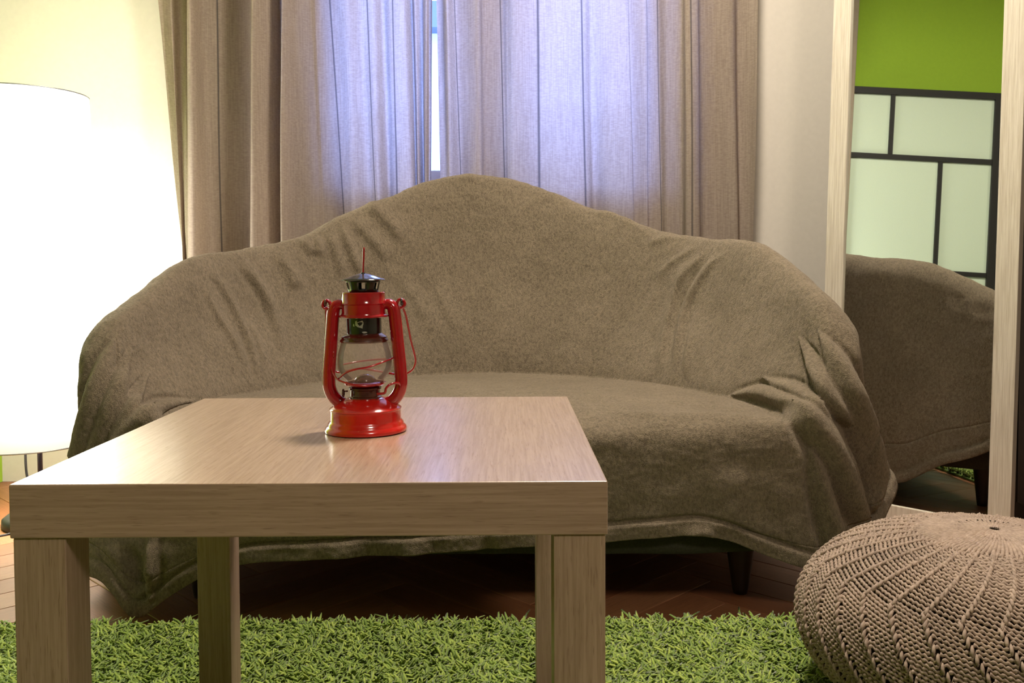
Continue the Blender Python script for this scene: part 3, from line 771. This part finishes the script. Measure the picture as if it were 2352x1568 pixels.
# ------------------------------------------------------------------ shag rug
RX0, RX1, RY0, RY1, RZ = -1.28, 1.02, -0.55, 1.635, 0.010
rug = tag(empty('shag_rug', (0, 0.6, 0)), 'lime green shag rug under the table and pouf', 'rug')
obj('backing', box_bm((RX0, RY0-0.6, 0.001), (RX1, RY1-0.6, RZ), 0.002), plain('rug_backing', (0.10, 0.17, 0.03), 0.9, nscale=200, namp=0.3), rug)
def strands(x0, x1, y0, y1, step, rad, length, name):
    nx, ny = int((x1-x0)/step), int((y1-y0)/step)
    gx, gy = np.meshgrid(np.arange(nx), np.arange(ny))
    n = gx.size
    bx = x0+(gx.ravel()+rng.uniform(0, 1, n))*step; by = y0+(gy.ravel()+rng.uniform(0, 1, n))*step
    # clumped lean direction
    la = 2*np.pi*(0.5*np.sin(bx*31+by*17)+0.5*np.sin(bx*13-by*41))+rng.normal(0, 1.1, n)
    ln = length*rng.uniform(0.75, 1.2, n); lean = rng.uniform(0.35, 1.15, n)
    dx, dy = np.cos(la)*lean, np.sin(la)*lean
    curl = rng.normal(0, 0.6, n)
    ts = np.array([0.0, 0.4, 0.75, 1.0]); rs = np.array([0.8, 1.0, 1.0, 0.6])
    V = np.zeros((n, 4, 3, 3))
    yaw0 = rng.uniform(0, 2*np.pi, n)
    for i, t in enumerate(ts):
        bx_ = bx + ln*(dx*t**1.5 - dy*curl*t*t); by_ = by + ln*(dy*t**1.5 + dx*curl*t*t)
        bz_ = RZ + ln*(t*(1-0.42*lean*t))
        for k in range(3):
            a = yaw0+k*2*np.pi/3
            V[:, i, k, 0] = bx_+np.cos(a)*rad*rs[i]; V[:, i, k, 1] = by_+np.sin(a)*rad*rs[i]; V[:, i, k, 2] = bz_ + (0 if i == 0 else 1)*np.sin(a+1)*rad*0.4
    base = (np.arange(n)*12)[:, None]
    q = []
    for i in range(3):
        for k in range(3):
            k2 = (k+1) % 3
            q.append([i*3+k, i*3+k2, (i+1)*3+k2, (i+1)*3+k])
    Qs = (base[:, None, :]+np.array(q)[None]).reshape(-1, 4)
    Ts = (base+np.array([[9, 10, 11]])).reshape(-1, 3)
    Vv = V.reshape(-1, 3); Vv[:, 1] -= 0.6
    o = smooth(obj(name, mesh_np(name, Vv, Qs, Ts), M_RUG, rug))
    o['kind'] = 'stuff'
    return o
strands(RX0, RX1, 1.30, RY1, 0.0050, 0.0026, 0.025, 'pile')
strands(RX0, RX1, RY0, 1.30, 0.0115, 0.0052, 0.034, 'pile')

# ------------------------------------------------------------------ side table
tb = tag(empty('coffee_table', (-0.181, 1.116, 0.012)), 'square pale oak laminate coffee table carrying the red lantern', 'table')
TT = 0.46-0.012
bm = box_bm((-0.275, -0.275, TT-0.05), (0.275, 0.275, TT), 0.0012, 2)
top = obj('tabletop', bm, None, tb)
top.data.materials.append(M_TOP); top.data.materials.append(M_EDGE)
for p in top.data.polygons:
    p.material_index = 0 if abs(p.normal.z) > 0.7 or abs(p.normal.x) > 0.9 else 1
legs = {}
for sx in (-1, 1):
    for sy in (-1, 1):
        x0 = sx*0.273-(0.048 if sx > 0 else 0); y0 = sy*0.273-(0.048 if sy > 0 else 0)
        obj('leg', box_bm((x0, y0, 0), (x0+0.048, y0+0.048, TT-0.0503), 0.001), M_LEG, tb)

# ------------------------------------------------------------------ red storm lantern
lt = tag(empty('storm_lantern', (-0.1685, 1.107, 0.4602), (0, math.radians(-0.5), 0)), 'small red storm lantern with black chimney on the table', 'lantern')
mm = 0.001
def lobj(name, prof, mat, n=56, par=lt, cap=True):
    o = smooth(obj(name, lathe(bmesh.new(), [(r*mm, z*mm) for r, z in prof], n, cap=cap), mat, par))
    md = o.modifiers.new('crisp', 'EDGE_SPLIT'); md.split_angle = math.radians(38)
    return o
tank = lobj('fuel_tank', [(0, 0), (47, 0), (49, 1), (49.3, 3), (48.5, 5.5), (46.5, 7.5), (45.4, 9), (45.2, 11), (43.4, 13), (42.4, 15), (42.2, 26), (43.0, 26.8), (43.0, 28), (41.6, 29.2), (38, 31.5), (33, 34.5), (27, 38), (21, 40.5), (0, 41)], M_REDB, 72)
lobj('burner', [(0, 40), (19.5, 40), (19.5, 42), (18, 43), (18, 50), (19.5, 51), (19.5, 53), (16, 54.5), (0, 54.5)], M_MAROON)
lobj('globe_plate', [(0, 54), (14, 54), (22, 55.5), (24.5, 57), (25, 58.8), (22, 60), (17, 60.2), (0, 60.2)], M_RED)
lobj('wick_cone', [(0, 60), (13.5, 60), (12.5, 63), (10, 66), (6, 68), (3.2, 68.6), (3.0, 67.0), (0, 66.8)], M_MAROON)
gp = catmull([(21.5, 60.4), (26.5, 66), (30.8, 74), (32.3, 83), (31.5, 93), (29.2, 102), (27.2, 109)], 6)
gout = [(r, z) for r, z in gp]
smooth(obj('globe', lathe(bmesh.new(), [(r*mm, z*mm) for r, z in gout], 64, cap=False), M_GLOBE, lt))
lobj('globe_collar', [(26.5, 107.5), (28.6, 108), (29.3, 109.5), (28.2, 111.5), (27.4, 112.5), (27.6, 114), (25, 116), (22, 118), (20.5, 118.5), (0, 118.6)], M_MAROON)
ch = lobj('chimney', [(20.8, 118), (21, 121), (21, 137), (0, 137)], M_CHIM)
# chips in the black enamel
for a0, z0c, w_, h_ in ((-1.86, 131, 0.10, 4.2), (-1.62, 130, 0.26, 5.0), (-1.40, 120.5, 0.16, 1.4), (-2.02, 129, 0.05, 2)):
    bm = bmesh.new(); cen = []
    for k in range(11):
        t = 2*math.pi*k/11; rr_ = random.uniform(0.6, 1.1)
        a = a0+w_*rr_*math.cos(t); z = z0c+h_*rr_*math.sin(t)
        cen.append(bm.verts.new((21.15*mm*math.cos(a), 21.15*mm*math.sin(a), z*mm)))
    bm.faces.new(cen); obj('enamel_chip', bm, M_CHIP, ch)
lobj('hood', [(22, 136.8), (28, 137.2), (29.8, 138), (29.8, 139.4), (27, 141), (26.2, 143), (26.0, 152.6), (26.9, 153.6), (26.9, 154.8), (26.0, 156), (25.6, 165), (25.9, 166.6), (25, 167.6), (0, 167.8)], M_RED)
# vent ring with square openings
bm = bmesh.new(); nv = 12
def ringpts(r, z, n=48): return [(r*mm*math.cos(2*math.pi*i/n), r*mm*math.sin(2*math.pi*i/n), z*mm) for i in range(n)]
lv = [(17.8, 167.5), (18.4, 171.0), (20.3, 179.0), (20.8, 181.5)]
rings = [[bm.verts.new(p) for p in ringpts(r, z)] for r, z in lv]
for lvl in range(3):
    for i in range(48):
        if lvl == 1 and (i % 8) in (3, 4, 5): continue
        j = (i+1) % 48
        bm.faces.new((rings[lvl][i], rings[lvl][j], rings[lvl+1][j], rings[lvl+1][i]))
vent = smooth(obj('vent_ring', bm, M_CHIM, lt)); md = vent.modifiers.new('thickness', 'SOLIDIFY'); md.thickness = 0.0007
lobj('cap', [(20.5, 181.0), (26.3, 181.2), (27, 182), (26.4, 182.8), (22, 184), (15, 186.6), (8, 188.8), (3, 189.8), (2.4, 191), (0, 191.2)], M_CHIM)
fin = [(0, 0, 190*mm), (0.2*mm, 0, 198*mm), (1.0*mm, 0, 208*mm), (1.6*mm, 0, 221*mm)]
smooth(obj('lift_wire', tube(bmesh.new(), catmull(fin, 5), 1.25*mm, 8), M_RED, lt))
# side tubes
for s in (-1, 1):
    path = [(24*s, 0, 152.5), (30*s, 0, 152.6), (34.8*s, 0, 149), (36.8*s, 0, 142), (38.2*s, 0, 128), (40.2*s, 0, 104), (42.4*s, 0, 80), (43.4*s, 0, 62), (42.6*s, 0, 52), (38.8*s, 0, 43), (32.5*s, 0, 36), (27*s, 0, 33)]
    pts = [(x*mm, y*mm, z*mm) for x, y, z in catmull(path, 6)]
    rad = [ (6.2 + 1.6*min(1, max(0, (i/len(pts)-0.05)/0.15)))*mm for i in range(len(pts))]
    t_ = smooth(obj('side_tube', tube(bmesh.new(), pts, rad, 20), M_RED, lt))
    # seam along the tube
    sp = [(x+s*0.0001, -0.0078, z) for x, y, z in pts[10:-14]]
    smooth(obj('seam', tube(bmesh.new(), sp, 0.55*mm, 6), M_RED, t_))
    # ear: a pierced lug on the shoulder
    bm = bmesh.new()
    cx, cz = 44.6*s*mm, 153*mm
    tube(bm, [(cx+4.6*mm*math.cos(a), 0, cz+4.9*mm*math.sin(a)) for a in np.linspace(0, 2*math.pi, 24, endpoint=False)], 2.0*mm, 8, True)
    tube(bm, [(cx-s*3*mm, 0, cz-4*mm), (37.5*s*mm, 0, 147*mm)], 2.6*mm, 8)
    smooth(obj('ear', bm, M_RED, t_))
    bm = bmesh.new()
    tube(bm, [(cx+1*s*mm, 3.2*mm*math.cos(a), cz+2.2*mm+3.4*mm*math.sin(a)) for a in np.linspace(0, 2*math.pi, 18, endpoint=False)], 1.25*mm, 8, True)
    smooth(obj('bail_eye', bm, M_CHIM if s > 0 else M_MAROON, t_))
# bail folded down behind
bail = [(46, 2, 150), (49.5, 8, 138), (51.5, 14, 124), (54, 22, 105), (57.5, 31, 86), (57, 36, 76), (51, 41, 67), (38, 45, 62), (12, 47, 66), (-14, 47, 70), (-38, 45, 66), (-49, 40, 72), (-53, 30, 88), (-50, 20, 108), (-48, 12, 128), (-46, 2, 150)]
smooth(obj('bail', tube(bmesh.new(), [(x*mm, y*mm, z*mm) for x, y, z in catmull(bail, 6)], 1.35*mm, 8), M_RED, lt))
# globe guard wires
def around(a, r, z): return (r*mm*math.cos(a), r*mm*math.sin(a), z*mm)
def front(x, z, r): return (x*mm, -math.sqrt(max(r*r-x*x, 1))*mm, z*mm)
w1 = [front(33.5, 88, 36), front(25, 85.5, 37), front(10, 81, 36.5), front(-5, 78.5, 36), front(-18, 74, 35.5), front(-28, 66, 34.5)]
w2 = [front(-37, 100, 37.2), front(-36, 92, 36.5), (-36.5*mm, -1*mm, 86*mm), (-39*mm, -6*mm, 78*mm), front(-35, 70, 37), front(-27, 64.5, 36), front(-10, 60.5, 34), front(5, 58.5, 32), front(16, 58.5, 31)]
w3 = [(-33*mm, 16*mm, 78*mm), (-15*mm, 33*mm, 80*mm), (5*mm, 36*mm, 82*mm), (25*mm, 27*mm, 84*mm), (34*mm, 12*mm, 87*mm), (35*mm, -3*mm, 88.5*mm), front(33.5, 88, 36)]
for w in (w1, w2, w3): smooth(obj('guard_wire', tube(bmesh.new(), catmull(w, 6), 1.15*mm, 8), M_RED, lt))
lev = [(17*mm, -22*mm, 47.5*mm), (26*mm, -22*mm, 48.5*mm), (28*mm, -22*mm, 54*mm), (33*mm, -20*mm, 58.5*mm), (41*mm, -13*mm, 59*mm), (43*mm, -9*mm, 56*mm)]
smooth(obj('lift_lever', tube(bmesh.new(), catmull(lev, 6), 1.5*mm, 8), M_RED, lt))
wheel = [(-19*mm, -12*mm, 50*mm), (-24*mm, -14*mm, 50*mm)]
bm = bmesh.new(); tube(bm, wheel, 1.0*mm, 8)
tube(bm, [(-24*mm, -14*mm+4.2*mm*math.cos(a), 48*mm+4.2*mm*math.sin(a)) for a in np.linspace(0, 2*math.pi, 16, endpoint=False)], 1.1*mm, 6, True)
smooth(obj('wick_knob', bm, M_MAROON, lt))
lobj('filler_cap', [(0, 0), (7.5, 0), (8, 0.8), (8, 3), (7, 4), (0, 4.2)], M_REDB).location = (18*mm, 22*mm, 33*mm)

# ------------------------------------------------------------------ knitted pouf
PR, PH = 0.268, 0.264
pf = tag(empty('knitted_pouf', (0.70, 1.30, 0.010)), 'round knitted jute-coloured pouf standing on the green rug', 'pouf')
ns = 240
tt = np.linspace(-np.pi/2, np.pi/2, 2000)
cr_ = np.sign(np.cos(tt))*np.abs(np.cos(tt))**0.80*PR; cz_ = PH*0.5*(1+np.sign(np.sin(tt))*np.abs(np.sin(tt))**0.97)
al = np.concatenate([[0], np.cumsum(np.hypot(np.diff(cr_), np.diff(cz_)))])
def prof_at(s): return np.interp(s, al, cr_), np.interp(s, al, cz_)
pp = [(float(prof_at(s)[0])*0.975, PH*0.5+(float(prof_at(s)[1])-PH*0.5)*0.975) for s in np.linspace(0, al[-1], 60)]
pp[0] = (0.0, pp[0][1]); pp[-1] = (0.0, pp[-1][1])
smooth(obj('stuffing', lathe(bmesh.new(), pp, 64), plain('dark_jute_lining', (0.06, 0.036, 0.02), 0.9, nscale=90, namp=0.3), pf))
sp = 0.0060
nrows = int((al[-1]-0.10)/sp)
NSEC = 34
VV, QQ, off = [], [], 0
nsides = 4
for k in range(nrows):
    s0 = 0.06+k*sp
    r0, z0 = prof_at(s0)
    if r0 < 0.05: continue
    st_n = max(40, int(2*np.pi*r0/0.0078)); n = st_n*3
    phi = np.arange(n)*2*np.pi/n
    v = z0/PH
    # zig-zag sector lines: lean one way below the waist, the other above
    shift = -0.75*abs(v-0.78)
    sec = ((phi+shift)*NSEC/(2*np.pi)) % 1.0
    tilt = -(sec-0.5)*sp*1.9
    ridge = np.exp(-((np.minimum(sec, 1-sec))/0.07)**2)
    ss = s0 + tilt + 0.0012*np.sin(phi*st_n + (k % 2)*np.pi)
    rr_, zz_ = prof_at(ss)
    dr = 0.0014*np.cos(phi*st_n + (k % 2)*np.pi) + 0.0022*ridge + 0.0006*np.sin(phi*37+k)
    # outward normal in the (r,z) plane
    ra, za = prof_at(ss-0.002); rb, zb = prof_at(ss+0.002)
    tr, tz = rb-ra, zb-za; tl = np.maximum(np.hypot(tr, tz), 1e-9); nr_, nz_ = tz/tl, -tr/tl
    yr = 0.0030*(1+0.22*np.cos(phi*st_n*1.0))
    ring = np.zeros((n, nsides, 3))
    for q in range(nsides):
        a = 2*np.pi*q/nsides+0.4
        cn, cs = np.cos(a)*yr*1.0, np.sin(a)*yr*0.92
        R_ = rr_ + nr_*(dr+cn) + tr/tl*cs; Z_ = zz_ + nz_*(dr+cn) + tz/tl*cs
        ring[:, q, 0] = R_*np.cos(phi); ring[:, q, 1] = R_*np.sin(phi); ring[:, q, 2] = Z_
    idx = off+np.arange(n*nsides).reshape(n, nsides)
    i2 = np.roll(idx, -1, 0)
    for q in range(nsides):
        q2 = (q+1) % nsides
        QQ.append(np.stack([idx[:, q], i2[:, q], i2[:, q2], idx[:, q2]], -1))
    VV.append(ring.reshape(-1, 3)); off += n*nsides
kn = smooth(obj('knit_rows', mesh_np('knit_rows', np.vstack(VV), np.vstack(QQ)), M_YARN, pf)); kn['kind'] = 'stuff'
# chain stitches along the zig-zag lines and ribs closing the crown
bm_v, bm_q, off = [], [], 0
def add_tube_np(P, rad, n=5):
    global off
    P = np.asarray(P); m = len(P)
    t = np.gradient(P, axis=0); t /= np.maximum(np.linalg.norm(t, axis=1, keepdims=True), 1e-9)
    up = np.array([0, 0, 1.0]); a = np.cross(t, up); a /= np.maximum(np.linalg.norm(a, axis=1, keepdims=True), 1e-6); b = np.cross(a, t)
    ang = 2*np.pi*np.arange(n)/n
    rad = np.broadcast_to(rad, (m,))
    R = P[:, None, :] + rad[:, None, None]*(a[:, None, :]*np.cos(ang)[None, :, None]+b[:, None, :]*np.sin(ang)[None, :, None])
    idx = off+np.arange(m*n).reshape(m, n); nx = np.roll(idx, -1, 1)
    bm_q.append(np.stack([idx[:-1], nx[:-1], nx[1:], idx[1:]], -1).reshape(-1, 4)); bm_v.append(R.reshape(-1, 3)); off += m*n
for j in range(NSEC):
    s_ = 0.10
    while s_ < al[-1]-0.10:
        pts = []
        for i in range(6):
            u = i/5; s1 = s_+u*0.0135
            r1, z1 = prof_at(s1); v = z1/PH
            shift = -0.75*abs(v-0.78)
            ph_ = 2*np.pi*j/NSEC - shift + (0.5-u)*0.026*(-1 if v < 0.78 else 1)
            bul = 0.0028+0.0022*math.sin(math.pi*u)
            pts.append(((r1+bul)*math.cos(ph_), (r1+bul)*math.sin(ph_), z1+0.003*(v-0.5)))
        add_tube_np(pts, np.array([0.0010, 0.0022, 0.0026, 0.0026, 0.0022, 0.0010]))
        s_ += 0.0092
for j in range(110):
    ph0 = 2*math.pi*j/110
    pts = []
    for i in range(16):
        s1 = al[-1]-0.118+i*0.0074; r1, z1 = prof_at(s1)
        if j % 2 and i > 9: break
        pts.append((r1*math.cos(ph0+0.012*i), r1*math.sin(ph0+0.012*i), z1+0.0008*min(i, 3)+0.0008*math.sin(i*2.4+j)))
    add_tube_np(pts, np.minimum(0.0030, 0.0004+0.0011*np.arange(len(pts))))
kn = smooth(obj('crown_ribs', mesh_np('crown_ribs', np.vstack(bm_v), np.vstack(bm_q)), M_YARN, pf)); kn['kind'] = 'stuff'
